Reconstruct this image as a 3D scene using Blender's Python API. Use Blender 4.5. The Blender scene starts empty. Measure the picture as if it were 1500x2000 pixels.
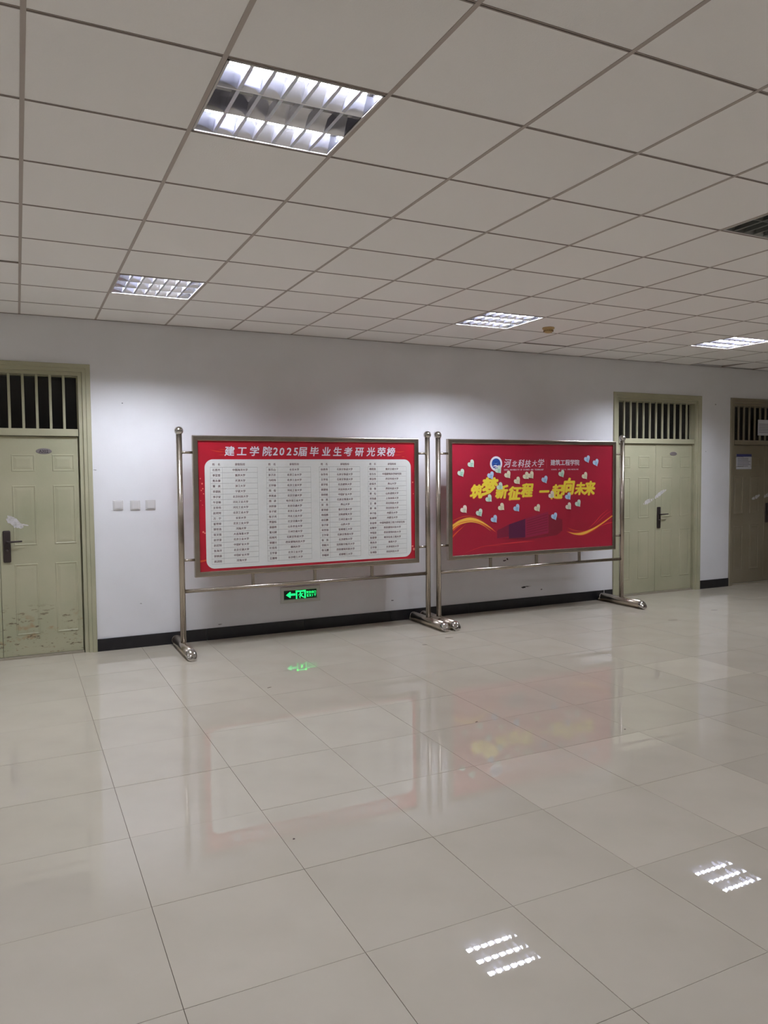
import bpy, bmesh, math, random
from mathutils import Vector, Matrix

random.seed(7)
sc = bpy.context.scene
COL = sc.collection

# ------------------------------------------------------------------ camera
cam = bpy.data.cameras.new('camera')
cam.sensor_fit = 'HORIZONTAL'
cam.sensor_width = 36.0
cam.lens = 1473.69 * 36.0 / 1500.0
cam.clip_start = 0.05
cam.clip_end = 100
camo = bpy.data.objects.new('camera', cam)
COL.objects.link(camo)
RX = Vector((0.89949583, -0.43683581, -0.00904054))
UP = Vector((0.03004963, 0.04120711, 0.99869865))
FW = Vector((0.4358948, 0.89859693, -0.05019238))
M = Matrix(((RX.x, UP.x, -FW.x, 0), (RX.y, UP.y, -FW.y, 0), (RX.z, UP.z, -FW.z, 1.5601), (0, 0, 0, 1)))
camo.matrix_world = M
sc.camera = camo

# ------------------------------------------------------------------ world, exposure
w = bpy.data.worlds.new('world')
sc.world = w
w.use_nodes = True
w.node_tree.nodes['Background'].inputs[0].default_value = (0.02, 0.02, 0.025, 1)
w.node_tree.nodes['Background'].inputs[1].default_value = 0.3
sc.view_settings.view_transform = 'Standard'
sc.view_settings.look = 'None'
sc.view_settings.exposure = 0.0
sc.view_settings.gamma = 1.0
sc.view_settings.use_curve_mapping = False
sc.cycles.max_bounces = 10
sc.cycles.diffuse_bounces = 6
sc.cycles.glossy_bounces = 5
sc.cycles.sample_clamp_indirect = 6.0
sc.cycles.caustics_refractive = False
sc.cycles.caustics_reflective = True
sc.cycles.use_denoising = True
TUBE = 355.0                      # radiance of a fluorescent tube

# ------------------------------------------------------------------ helpers
def lin(c):
    return tuple((v / 255 / 12.92) if v / 255 <= 0.04045 else ((v / 255 + 0.055) / 1.055) ** 2.4 for v in c) + (1.0,)

def material(name, col, rough=0.6, metal=0.0, noise=None, bump=None, emit=None, spec=0.5, objcol=False, rnd=0.0):
    m = bpy.data.materials.new(name)
    m.use_nodes = True
    nt = m.node_tree
    b = nt.nodes['Principled BSDF']
    c = lin(col)
    b.inputs['Base Color'].default_value = c
    b.inputs['Roughness'].default_value = rough
    b.inputs['Metallic'].default_value = metal
    b.inputs['Specular IOR Level'].default_value = spec
    tc = nt.nodes.new('ShaderNodeTexCoord')
    last = None
    if noise:
        sc_, col2, lo, hi = noise[:4]
        n = nt.nodes.new('ShaderNodeTexNoise')
        n.inputs['Scale'].default_value = sc_
        n.inputs['Detail'].default_value = 5
        nt.links.new(tc.outputs['Object'], n.inputs['Vector'])
        r = nt.nodes.new('ShaderNodeMapRange')
        r.inputs['From Min'].default_value = lo
        r.inputs['From Max'].default_value = hi
        nt.links.new(n.outputs['Fac'], r.inputs['Value'])
        mx = nt.nodes.new('ShaderNodeMixRGB')
        mx.inputs[1].default_value = c
        mx.inputs[2].default_value = lin(col2)
        nt.links.new(r.outputs[0], mx.inputs[0])
        last = mx.outputs[0]
    if objcol or rnd:
        oi = nt.nodes.new('ShaderNodeObjectInfo')
        ml = nt.nodes.new('ShaderNodeMixRGB')
        ml.blend_type = 'MULTIPLY'
        ml.inputs[0].default_value = 1
        if last: nt.links.new(last, ml.inputs[1])
        else: ml.inputs[1].default_value = c
        if objcol:
            nt.links.new(oi.outputs['Color'], ml.inputs[2])
        else:
            mr = nt.nodes.new('ShaderNodeMapRange')
            mr.inputs['To Min'].default_value = 1 - rnd
            mr.inputs['To Max'].default_value = 1.0
            nt.links.new(oi.outputs['Random'], mr.inputs['Value'])
            nt.links.new(mr.outputs[0], ml.inputs[2])
        last = ml.outputs[0]
    if last:
        nt.links.new(last, b.inputs['Base Color'])
    if bump:
        n2 = nt.nodes.new('ShaderNodeTexNoise')
        n2.inputs['Scale'].default_value = bump[0]
        n2.inputs['Detail'].default_value = 4
        nt.links.new(tc.outputs['Object'], n2.inputs['Vector'])
        bp = nt.nodes.new('ShaderNodeBump')
        bp.inputs['Strength'].default_value = bump[1]
        bp.inputs['Distance'].default_value = 0.002
        nt.links.new(n2.outputs['Fac'], bp.inputs['Height'])
        nt.links.new(bp.outputs[0], b.inputs['Normal'])
    if emit:
        b.inputs['Emission Color'].default_value = tuple(emit[0]) + (1,)
        b.inputs['Emission Strength'].default_value = emit[1]
    return m

def obj(name, bm, mats, parent=None, loc=(0, 0, 0), smooth=False, rot=None):
    me = bpy.data.meshes.new(name)
    bmesh.ops.recalc_face_normals(bm, faces=bm.faces)
    bm.to_mesh(me)
    bm.free()
    return link(name, me, mats, parent, loc, smooth, rot)

def link(name, me, mats, parent=None, loc=(0, 0, 0), smooth=False, rot=None):
    if mats is not None:
        if not isinstance(mats, (list, tuple)): mats = [mats]
        for m in mats: me.materials.append(m)
    o = bpy.data.objects.new(name, me)
    COL.objects.link(o)
    o.parent = parent
    o.location = loc
    if rot: o.rotation_euler = rot
    return o

def tag(o, label=None, cat=None, group=None, kind=None):
    if label: o['label'] = label
    if cat: o['category'] = cat
    if group: o['group'] = group
    if kind: o['kind'] = kind
    return o

def empty(name, loc, label, cat, group=None, kind=None, rz=0):
    o = bpy.data.objects.new(name, None)
    o.empty_display_size = 0.1
    COL.objects.link(o)
    o.location = loc
    o.rotation_euler = (0, 0, rz)
    return tag(o, label, cat, group, kind)

def box(bm, x0, x1, y0, y1, z0, z1, mi=0):
    v = [bm.verts.new(p) for p in ((x0, y0, z0), (x1, y0, z0), (x1, y1, z0), (x0, y1, z0),
                                   (x0, y0, z1), (x1, y0, z1), (x1, y1, z1), (x0, y1, z1))]
    for f in ((0, 3, 2, 1), (4, 5, 6, 7), (0, 1, 5, 4), (1, 2, 6, 5), (2, 3, 7, 6), (3, 0, 4, 7)):
        bm.faces.new([v[i] for i in f]).material_index = mi
    return bm

def nbox(*a):
    return box(bmesh.new(), *a)

def bevbox(x0, x1, y0, y1, z0, z1, r=0.003, seg=2):
    bm = nbox(x0, x1, y0, y1, z0, z1)
    bmesh.ops.bevel(bm, geom=bm.edges[:], offset=r, segments=seg, affect='EDGES', profile=0.5)
    return bm

def tube(bm, a, b, r, n=20, r2=None, cap=True, mi=0):
    a = Vector(a); b = Vector(b); d = (b - a).normalized()
    t = Vector((0, 0, 1)) if abs(d.z) < 0.9 else Vector((1, 0, 0))
    u = d.cross(t).normalized(); v = d.cross(u)
    r2 = r if r2 is None else r2
    A = []; B = []
    for i in range(n):
        an = 2 * math.pi * i / n
        k = u * math.cos(an) + v * math.sin(an)
        A.append(bm.verts.new(a + k * r)); B.append(bm.verts.new(b + k * r2))
    for i in range(n):
        f = bm.faces.new((A[i], A[(i + 1) % n], B[(i + 1) % n], B[i])); f.smooth = True; f.material_index = mi
    if cap:
        bm.faces.new(A[::-1]).material_index = mi; bm.faces.new(B).material_index = mi
    return bm

def sphere(c, r, bm=None, sx=1, sy=1, sz=1, n=32):
    bm = bm or bmesh.new()
    g = bmesh.ops.create_uvsphere(bm, u_segments=n, v_segments=n // 2, radius=r)
    for v in g['verts']: v.co = Vector((v.co.x * sx, v.co.y * sy, v.co.z * sz)) + Vector(c)
    for f in bm.faces: f.smooth = True
    return bm

def lathe(prof, n=32, bm=None, c=(0, 0, 0)):
    """profile of (radius, z) turned about z"""
    bm = bm or bmesh.new()
    rings = []
    for r, z in prof:
        rings.append([bm.verts.new((c[0] + r * math.cos(2 * math.pi * i / n), c[1] + r * math.sin(2 * math.pi * i / n), c[2] + z)) for i in range(n)])
    for a, b in zip(rings, rings[1:]):
        for i in range(n):
            f = bm.faces.new((a[i], a[(i + 1) % n], b[(i + 1) % n], b[i])); f.smooth = True
    bm.faces.new(rings[0]); bm.faces.new(rings[-1])
    return bm

def mitre(x0, x1, z0, z1, prof, side):
    """one rail of a rectangular frame in the XZ plane; prof = (inset, y) points of a closed section"""
    bm = bmesh.new()
    def P(e, i, y):
        if side == 'top':    return (x0 + i if e == 0 else x1 - i, y, z1 - i)
        if side == 'bottom': return (x0 + i if e == 0 else x1 - i, y, z0 + i)
        if side == 'left':   return (x0 + i, y, z0 + i if e == 0 else z1 - i)
        return (x1 - i, y, z0 + i if e == 0 else z1 - i)
    A = [bm.verts.new(P(0, i, y)) for i, y in prof]
    B = [bm.verts.new(P(1, i, y)) for i, y in prof]
    n = len(prof)
    for k in range(n): bm.faces.new((A[k], A[(k + 1) % n], B[(k + 1) % n], B[k]))
    bm.faces.new(A); bm.faces.new(B[::-1])
    return bm

def flat(pts, y, bm=None, th=0.0, mi=0):
    """polygon in XZ at depth y (front), optional thickness"""
    bm = bm or bmesh.new()
    A = [bm.verts.new((x, y, z)) for x, z in pts]
    f = bm.faces.new(A); f.material_index = mi
    if th:
        B = [bm.verts.new((x, y + th, z)) for x, z in pts]
        bm.faces.new(B[::-1]).material_index = mi
        n = len(pts)
        for i in range(n): bm.faces.new((A[i], B[i], B[(i + 1) % n], A[(i + 1) % n])).material_index = mi
    return bm

def rrect(x0, x1, z0, z1, r, n=8):
    p = []
    for cx, cz, a0 in ((x1 - r, z1 - r, 0), (x0 + r, z1 - r, 90), (x0 + r, z0 + r, 180), (x1 - r, z0 + r, 270)):
        for i in range(n + 1):
            a = math.radians(a0 + 90 * i / n)
            p.append((cx + r * math.cos(a), cz + r * math.sin(a)))
    return p

def catmull(pts, k=10):
    out = []
    P = [pts[0]] + list(pts) + [pts[-1]]
    for i in range(1, len(P) - 2):
        for j in range(k):
            t = j / k
            out.append(tuple(0.5 * (2 * P[i][d] + (P[i + 1][d] - P[i - 1][d]) * t +
                       (2 * P[i - 1][d] - 5 * P[i][d] + 4 * P[i + 1][d] - P[i + 2][d]) * t * t +
                       (-P[i - 1][d] + 3 * P[i][d] - 3 * P[i + 1][d] + P[i + 2][d]) * t ** 3) for d in range(len(pts[0]))))
    out.append(tuple(pts[-1]))
    return out

def ribbon(pts, y, bm=None, mi=0):
    """printed stroke: pts (x, z, width)"""
    bm = bm or bmesh.new()
    S = catmull(pts)
    L = []
    for i, (x, z, wd) in enumerate(S):
        a = S[max(0, i - 1)]; b = S[min(len(S) - 1, i + 1)]
        d = Vector((b[0] - a[0], b[1] - a[1])).normalized()
        n = Vector((-d.y, d.x)) * max(wd, 0.0004) / 2
        L.append((bm.verts.new((x + n.x, y, z + n.y)), bm.verts.new((x - n.x, y, z - n.y))))
    for a, b in zip(L, L[1:]):
        bm.faces.new((a[0], b[0], b[1], a[1])).material_index = mi
    return bm

_glyph = {}
def glyph(ch, bold=0.0, shear=0.0):
    key = (ch, bold, shear)
    if key not in _glyph:
        cu = bpy.data.curves.new('lettering', 'FONT')
        cu.body = ch; cu.offset = bold; cu.shear = shear; cu.resolution_u = 2
        o = bpy.data.objects.new('lettering', cu)
        COL.objects.link(o)
        dg = bpy.context.evaluated_depsgraph_get()
        me = bpy.data.meshes.new_from_object(o.evaluated_get(dg))
        vs = [(v.co.x, v.co.y) for v in me.vertices]
        fs = [tuple(p.vertices) for p in me.polygons]
        bpy.data.objects.remove(o); bpy.data.curves.remove(cu); bpy.data.meshes.remove(me)
        xs = [v[0] for v in vs] or [0]; 
        _glyph[key] = (vs, fs, min(xs), max(xs))
    return _glyph[key]

class Ink:
    def __init__(s): s.v = []; s.f = []; s.m = []
    def poly(s, vs, fs, mi=0):
        k = len(s.v); s.v += vs; s.f += [tuple(i + k for i in f) for f in fs]; s.m += [mi] * len(fs)
    def char(s, ch, cx, cz, size, y, bold=0.0, shear=0.0, wx=1.0, mi=0, ascii=False):
        """glyph centred on cx, cz"""
        vs, fs, a, b = glyph(ch, 0.0, shear)
        mid = (a + b) / 2
        my = 0.36 if ascii else 0.38
        offs = [(0, 0)]
        if bold > .018: offs = [(bold * p, bold * q) for p, q in ((-1, 0), (1, 0), (0, .8), (0, -.8), (.7, .6), (-.7, -.6), (.7, -.6), (-.7, .6))]
        elif bold > 0: offs = [(-bold, 0), (bold, 0)]
        for jj, (ox, oz) in enumerate(offs):
            s.poly([(cx + (x - mid + ox) * size * wx, y - jj * .00004, cz + (yy - my + oz) * size) for x, yy in vs], fs, mi)
    def word(s, t, cx, cz, size, y, adv=1.0, **k):
        n = len(t)
        for i, ch in enumerate(t):
            if ch != ' ': s.char(ch, cx + (i - (n - 1) / 2) * size * adv, cz, size, y, **k)
    def latin(s, t, x0, x1, cz, size, y, **k):
        """ascii words stretched between x0 and x1"""
        n = len(t)
        for i, ch in enumerate(t):
            if ch != ' ': s.char(ch, x0 + (x1 - x0) * (i + .5) / n, cz, size, y, ascii=True, **k)
    def build(s, name, mats, parent):
        me = bpy.data.meshes.new(name)
        me.from_pydata(s.v, [], s.f)
        for p, m in zip(me.polygons, s.m): p.material_index = m
        me.update()
        return link(name, me, mats, parent)

# ------------------------------------------------------------------ materials
M_wall = material('wall_paint', (228, 228, 229), 0.75, noise=(1.6, (220, 219, 219), 0.4, 0.75), bump=(90, 0.15))
M_wall2 = material('plain_paint', (232, 230, 228), 0.8)
M_plenum = material('plenum_dark', (38, 34, 32), 0.9)
M_tile = material('ceiling_tile', (245, 242, 238), 0.85, rnd=0.03, bump=(160, 0.5))
M_bar = material('ceiling_grid_bar', (176, 165, 156), 0.6)
M_bar2 = material('ceiling_grid_cross', (150, 138, 130), 0.6)
M_floor = material('polished_tile', (192, 184, 168), 0.01, noise=(3.0, (186, 178, 162), 0.35, 0.7), objcol=True, spec=0.62)
M_grout = material('floor_grout', (92, 78, 66), 0.8)
M_black = material('black_skirting', (26, 25, 28), 0.3, noise=(12, (40, 38, 40), 0.5, 0.8))
M_steel = material('brushed_steel', (190, 180, 166), 0.26, 1.0, noise=(5, (174, 163, 149), 0.35, 0.7), bump=(40, 0.06))
M_chrome = material('mirror_steel', (208, 204, 200), 0.07, 1.0)
M_green = material('door_paint', (178, 174, 146), 0.42, noise=(2.2, (163, 162, 134), 0.35, 0.7), bump=(60, 0.12))
M_brown_shade = material('shade_darkened_brown_paint', (140, 131, 110), 0.45, noise=(2.2, (130, 120, 98), 0.35, 0.7), bump=(60, 0.12))  # right door: brownish hue, darkened to stand in for the light falling off
M_darkmetal = material('dark_bronze', (66, 58, 56), 0.38, 0.6)
M_plate = material('number_plate', (140, 134, 132), 0.35, 0.5)
M_plateink = material('plate_ink', (52, 42, 48), 0.5)
M_white = material('white_plastic', (222, 221, 218), 0.4)
M_switch = material('switch_plastic', (206, 203, 200), 0.35)
M_refl = material('lamp_reflector', (228, 228, 234), 0.25, 1.0)
M_louvre = material('lamp_louvre', (224, 224, 232), 0.3, 1.0)
M_flange = material('lamp_flange', (205, 200, 196), 0.5)
M_refl_d = material('dull_reflector', (138, 140, 136), 0.3, 0.6)
M_tube_on = material('tube_lit', (245, 245, 255), 0.3, emit=((0.83, 0.87, 1.0), TUBE))
M_tube_weak = material('tube_lit_weak', (245, 245, 255), 0.3, emit=((0.83, 0.87, 1.0), TUBE * .52))
M_tube_off = material('tube_off', (190, 190, 188), 0.2)
M_cap = material('tube_cap', (190, 188, 190), 0.35, 0.5)
M_yellow = material('yellowed_plastic', (186, 156, 104), 0.5)
M_amber = material('amber_vent', (120, 88, 52), 0.5)
M_paper = material('paper', (206, 206, 212), 0.8)
M_paperblue = material('paper_blue', (62, 66, 122), 0.7)
M_ink = material('grey_ink', (120, 120, 132), 0.8)
M_residue = material('torn_paper', (206, 203, 202), 0.8, noise=(60, (180, 178, 172), 0.45, 0.7))

# worn patches of the old door paint: chips and rust low on the leaf
def worn(m):
    nt = m.node_tree
    b = nt.nodes['Principled BSDF']
    base = b.inputs['Base Color'].links[0].from_socket
    tc = nt.nodes.new('ShaderNodeTexCoord')
    sep = nt.nodes.new('ShaderNodeSeparateXYZ'); nt.links.new(tc.outputs['Object'], sep.inputs[0])
    def stain(scale, stretch, lo, hi, zc, zw, col, prev, amt):
        mp = nt.nodes.new('ShaderNodeMapping'); mp.inputs['Scale'].default_value = stretch
        nt.links.new(tc.outputs['Object'], mp.inputs[0])
        n = nt.nodes.new('ShaderNodeTexNoise'); n.inputs['Scale'].default_value = scale; n.inputs['Detail'].default_value = 7
        n.inputs['Roughness'].default_value = 0.65
        nt.links.new(mp.outputs[0], n.inputs['Vector'])
        r = nt.nodes.new('ShaderNodeMapRange'); r.inputs['From Min'].default_value = lo; r.inputs['From Max'].default_value = hi
        nt.links.new(n.outputs['Fac'], r.inputs['Value'])
        # band where shoes and mops have worn the paint
        s = nt.nodes.new('ShaderNodeMath'); s.operation = 'SUBTRACT'; s.inputs[1].default_value = zc
        nt.links.new(sep.outputs['Z'], s.inputs[0])
        a = nt.nodes.new('ShaderNodeMath'); a.operation = 'ABSOLUTE'; nt.links.new(s.outputs[0], a.inputs[0])
        z = nt.nodes.new('ShaderNodeMapRange'); z.inputs['From Min'].default_value = zw; z.inputs['From Max'].default_value = zw * 0.5
        nt.links.new(a.outputs[0], z.inputs['Value'])
        mu = nt.nodes.new('ShaderNodeMath'); mu.operation = 'MULTIPLY'
        nt.links.new(r.outputs[0], mu.inputs[0]); nt.links.new(z.outputs[0], mu.inputs[1])
        m2 = nt.nodes.new('ShaderNodeMath'); m2.operation = 'MULTIPLY'; m2.inputs[1].default_value = amt
        nt.links.new(mu.outputs[0], m2.inputs[0])
        mx = nt.nodes.new('ShaderNodeMixRGB'); nt.links.new(m2.outputs[0], mx.inputs[0])
        nt.links.new(prev, mx.inputs[1]); mx.inputs[2].default_value = lin(col)
        return mx.outputs[0]
    c = stain(5, (1, 1, 1.6), 0.565, 0.66, 0.16, 0.26, (156, 116, 74), base, 0.7)
    c = stain(13, (1, 1, 3.2), 0.585, 0.64, 0.22, 0.26, (84, 66, 44), c, 0.8)
    c = stain(16, (1, 1, 3.0), 0.61, 0.66, 0.10, 0.13, (120, 84, 50), c, 0.7)
    nt.links.new(c, b.inputs['Base Color'])
M_worn = material('worn_door_paint', (178, 174, 146), 0.45, noise=(2.2, (161, 161, 132), 0.35, 0.7), bump=(60, 0.15))
worn(M_worn)

def glass_material():
    m = bpy.data.materials.new('pane_glass'); m.use_nodes = True
    nt = m.node_tree; nt.nodes.clear()
    o = nt.nodes.new('ShaderNodeOutputMaterial'); mx = nt.nodes.new('ShaderNodeMixShader')
    t = nt.nodes.new('ShaderNodeBsdfTransparent'); t.inputs[0].default_value = (0.72, 0.74, 0.74, 1)
    g = nt.nodes.new('ShaderNodeBsdfGlossy'); g.inputs['Roughness'].default_value = 0.12
    fr = nt.nodes.new('ShaderNodeFresnel'); fr.inputs[0].default_value = 1.45
    nt.links.new(fr.outputs[0], mx.inputs[0]); nt.links.new(t.outputs[0], mx.inputs[1]); nt.links.new(g.outputs[0], mx.inputs[2])
    nt.links.new(mx.outputs[0], o.inputs[0])
    return m
M_glass = glass_material()

# ------------------------------------------------------------------ room dimensions
H = 2.936                       # ceiling
YW = 7.122                      # front face of the long wall
X0, X1, Y0 = -4.6, 12.6, -4.4
CX, CY, PX, PY = 0.0569, 2.5173, 0.6, 0.5873      # ceiling grid
FX, FY, PF = 0.3916, 4.521, 0.5848                # floor joints
LAMPS = [(1, 5, 'on'), (6, 5, 'on'), (11, 5, 'on'), (1, 0, 'half'), (6, 0, 'off'),
         (-4, 5, 'on'), (-4, 0, 'dim'), (1, -5, 'dim'), (6, -5, 'dim'), (-4, -5, 'dim'), (11, 0, 'dim'), (11, -5, 'dim')]

# ------------------------------------------------------------------ floor
floor = obj('floor', nbox(X0, X1, Y0, YW + 0.06, -0.15, -0.003), M_grout)
tag(floor, 'polished beige tiled floor in front of the white wall', 'floor', kind='structure')
G = 0.0011
base = bmesh.new(); box(base, G, PF - G, G, PF - G, -0.006, 0.0)
tile_me = bpy.data.meshes.new('floor_tile'); bmesh.ops.recalc_face_normals(base, faces=base.faces); base.to_mesh(tile_me); base.free()
tile_me.materials.append(M_floor)
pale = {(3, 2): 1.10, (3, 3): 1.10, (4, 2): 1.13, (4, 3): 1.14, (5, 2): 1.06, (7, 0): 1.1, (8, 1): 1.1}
rest = bmesh.new()
for c in range(-9, 21):
    for r in range(-6, 16):
        xa = FX + PF * c; yb = FY - PF * r; ya = yb - PF      # tile between joints r and r+1
        if xa > X1 or xa + PF < X0 or ya > YW or yb < Y0: continue
        if -2 <= c <= 15 and -5 <= r <= 6:
            if yb > YW + 0.02:
                bm = nbox(G, PF - G, G, YW - ya + 0.02, -0.006, 0.0)
                o = obj('floor_tile', bm, M_floor, floor, (xa, ya, 0))
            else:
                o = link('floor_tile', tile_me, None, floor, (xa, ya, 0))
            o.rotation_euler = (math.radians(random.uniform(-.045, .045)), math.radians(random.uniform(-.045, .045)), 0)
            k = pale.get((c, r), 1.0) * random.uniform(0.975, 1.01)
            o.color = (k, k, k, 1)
        else:
            box(rest, max(xa + G, X0), min(xa + PF - G, X1), max(ya + G, Y0), min(yb - G, YW + 0.02), -0.006, 0)
o = obj('floor_tile', rest, M_floor, floor); o['kind'] = 'stuff'

# little bits of grit and scuffs on the floor
M_grit = material('dark_grit', (70, 52, 44), 0.8)
def blot(x, y, a, b, rot, z=0.0006, n=9):
    bm = bmesh.new(); vs = []
    for i in range(n):
        t = 2 * math.pi * i / n; k = random.uniform(.7, 1.2)
        px, py = a * k * math.cos(t), b * k * math.sin(t)
        vs.append((px * math.cos(rot) - py * math.sin(rot), px * math.sin(rot) + py * math.cos(rot)))
    A = [bm.verts.new((p[0], p[1], 0)) for p in vs]; B = [bm.verts.new((p[0] * .8, p[1] * .8, 0.0012)) for p in vs]
    for i in range(n): bm.faces.new((A[i], A[(i + 1) % n], B[(i + 1) % n], B[i]))
    bm.faces.new(B)
    obj('floor_scuff', bm, M_grit, floor, (x, y, z))
for a in ((1.02, 3.02, .006, .005, 0), (3.27, 3.42, .007, .006, 1), (3.65, 6.13, .045, .006, -.2), (3.30, 5.98, .03, .005, -.4), (6.15, 5.75, .05, .004, -.35),
          (7.0, 5.95, .04, .004, -.3), (1.62, 5.3, .02, .004, .3), (2.55, 3.95, .012, .004, .3)): blot(*a)

# ------------------------------------------------------------------ ceiling
ceil = obj('ceiling', nbox(X0, X1, Y0, YW, H + 0.22, H + 0.35), M_plenum)
tag(ceil, 'suspended grid ceiling of white mineral tiles', 'ceiling', kind='structure')
slots = {(c, r) for c, r, s in LAMPS}
tw, td = PX - 0.010, PY - 0.010
tb = nbox(-tw / 2, tw / 2, -td / 2, td / 2, 0, 0.014)
tme = bpy.data.meshes.new('ceiling_tile'); bmesh.ops.recalc_face_normals(tb, faces=tb.faces); tb.to_mesh(tme); tb.free()
tme.materials.append(M_tile)
rest = bmesh.new()
lifted = {(13, 7): (0.05, 0.0, .012), (12, 7): (-0.012, 0.01, .004), (-1, 4): (0.01, 0, .004), (5, 4): (-.006, 0, .002), (8, 6): (.012, .004, .003), (14, 7): (0.02, 0, .006)}
for c in range(-8, 21):
    for r in range(-12, 8):
        if (c, r) in slots: continue
        xa, ya = CX + PX * c, CY + PY * r
        if xa > X1 or xa + PX < X0 or ya + PY < Y0: continue
        if -2 <= c <= 15 and -3 <= r <= 7:
            if r == 7:
                y1 = YW - ya
                o = obj('ceiling_tile', nbox(-tw / 2, tw / 2, 0.005 - PY / 2, y1 - PY / 2 - 0.002, 0, 0.014), M_tile, ceil, (xa + PX / 2, ya + PY / 2, H))
            else:
                o = link('ceiling_tile', tme, None, ceil, (xa + PX / 2, ya + PY / 2, H))
            t = lifted.get((c, r))
            if t:
                o.rotation_euler = (t[0], t[1], 0); o.location.z += t[2]
            else:
                o.rotation_euler = (random.uniform(-.0008, .0008), random.uniform(-.0008, .0008), 0)
        else:
            box(rest, max(xa + .005, X0), min(xa + PX - .005, X1), max(ya + .005, Y0), min(ya + PY - .005, YW - .002), H, H + .014)
o = obj('ceiling_tile', rest, M_tile, ceil); o['kind'] = 'stuff'
for c in range(-7, 22):           # main runners away from the wall
    x = CX + PX * c
    if X0 < x < X1:
        bm = nbox(x - .0085, x + .0085, Y0, YW - .001, H - .002, H + .001)
        box(bm, x - .001, x + .001, Y0, YW - .001, H + .001, H + .03)
        obj('grid_bar', bm, M_bar, ceil)
for r in range(-11, 8):           # cross bars with a shadow gap
    y = CY + PY * r
    bm = nbox(X0, X1, y - .0075, y - .002, H - .0015, H + .003)
    box(bm, X0, X1, y + .002, y + .0075, H - .0015, H + .003)
    box(bm, X0, X1, y - .002, y + .002, H + .003, H + .03)
    obj('grid_bar', bm, M_bar2, ceil)
obj('edge_angle', nbox(X0, X1, YW - .016, YW - .0005, H - .0035, H - .0022), M_bar2, ceil)

# ------------------------------------------------------------------ walls
DOORS = [(-0.900, 0.600), (6.586, 8.088), (8.632, 10.134)]
DH = 2.540
bm = bmesh.new(); xs = X0 - .2
for a, b in DOORS:
    box(bm, xs, a, YW, YW + .2, 0, H + .3)
    box(bm, a, b, YW, YW + .2, DH, H + .3)
    xs = b
box(bm, xs, X1 + .2, YW, YW + .2, 0, H + .3)
wall = obj('wall_back', bm, M_wall)
tag(wall, 'long white painted wall behind the notice boards', 'wall', kind='structure')
M_chip = material('dirt_mark', (62, 58, 58), 0.8)
M_smudge = material('grey_smudge', (158, 156, 154), 0.8)
def mark(x, z, a, b, m, n=11):
    bm = bmesh.new(); pts = []
    for i in range(n):
        t = 2 * math.pi * i / n; k = random.uniform(.45, 1.25)
        pts.append((x + a * k * math.cos(t), z + b * k * math.sin(t)))
    flat(pts, YW - .0006, bm, .0005)
    obj('wall_scuff', bm, m, wall)
for x, z, a, b, m in ((5.24, .235, .03, .014, M_chip), (5.5, .19, .016, .008, M_chip), (5.30, .24, .05, .006, M_chip), (4.98, .56, .022, .010, M_chip),
                      (5.02, .575, .012, .014, M_chip), (.98, .40, .012, .004, M_smudge), (.865, 2.215, .006, .004, M_chip), (8.35, 2.44, .014, .010, M_smudge),
                      (8.18, 1.82, .012, .006, M_smudge), (.62, 1.62, .014, .004, M_smudge), (3.55, .22, .02, .005, M_chip), (1.7, .14, .03, .007, M_smudge)):
    mark(x, z, a, b, m)
tag(obj('wall_left', nbox(X0 - .2, X0, Y0, YW, 0, H + .3), M_wall2), 'plain white side wall left of the hall', 'wall', kind='structure')
tag(obj('wall_right', nbox(X1, X1 + .2, Y0, YW, 0, H + .3), M_wall2), 'plain white side wall far right of the hall', 'wall', kind='structure')
tag(obj('wall_front', nbox(X0, X1, Y0 - .2, Y0, 0, H + .3), M_wall2), 'plain white wall behind the viewpoint', 'wall', kind='structure')
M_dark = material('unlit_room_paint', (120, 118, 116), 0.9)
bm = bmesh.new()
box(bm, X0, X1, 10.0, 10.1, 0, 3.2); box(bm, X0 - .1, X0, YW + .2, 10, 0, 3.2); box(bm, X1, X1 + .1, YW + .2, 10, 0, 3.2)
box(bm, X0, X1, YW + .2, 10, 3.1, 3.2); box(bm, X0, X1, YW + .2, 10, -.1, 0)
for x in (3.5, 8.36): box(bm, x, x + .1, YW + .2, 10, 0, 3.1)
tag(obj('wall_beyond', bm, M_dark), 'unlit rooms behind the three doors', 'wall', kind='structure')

def skirting(name, x0, x1, label):
    t = empty(name, (x0, YW, 0), label, 'baseboard', kind='structure')
    L = x1 - x0; n = max(1, round(L / 1.0)); p = L / n
    for i in range(n):
        g = .0012
        bm = bevbox(i * p + (g if i else 0), (i + 1) * p - g, -.011, -.0005, 0.0, .112, .0015, 1)
        obj('skirting_tile', bm, M_black, t)
    return t
sk = skirting('baseboard_left', .602, 6.44, 'black skirting under the notice boards')
bm = nbox(0, .010, -.0106, -.0005, 0, .112); obj('joint_filler', bm, material('pale_filler', (170, 170, 168), .7), sk, (5.84, 0, 0))
skirting('baseboard_middle', 6.452, 6.584, 'short black skirting piece beside the middle door')
skirting('baseboard_right', 8.090, 8.630, 'black skirting between the middle and the right door')

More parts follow.
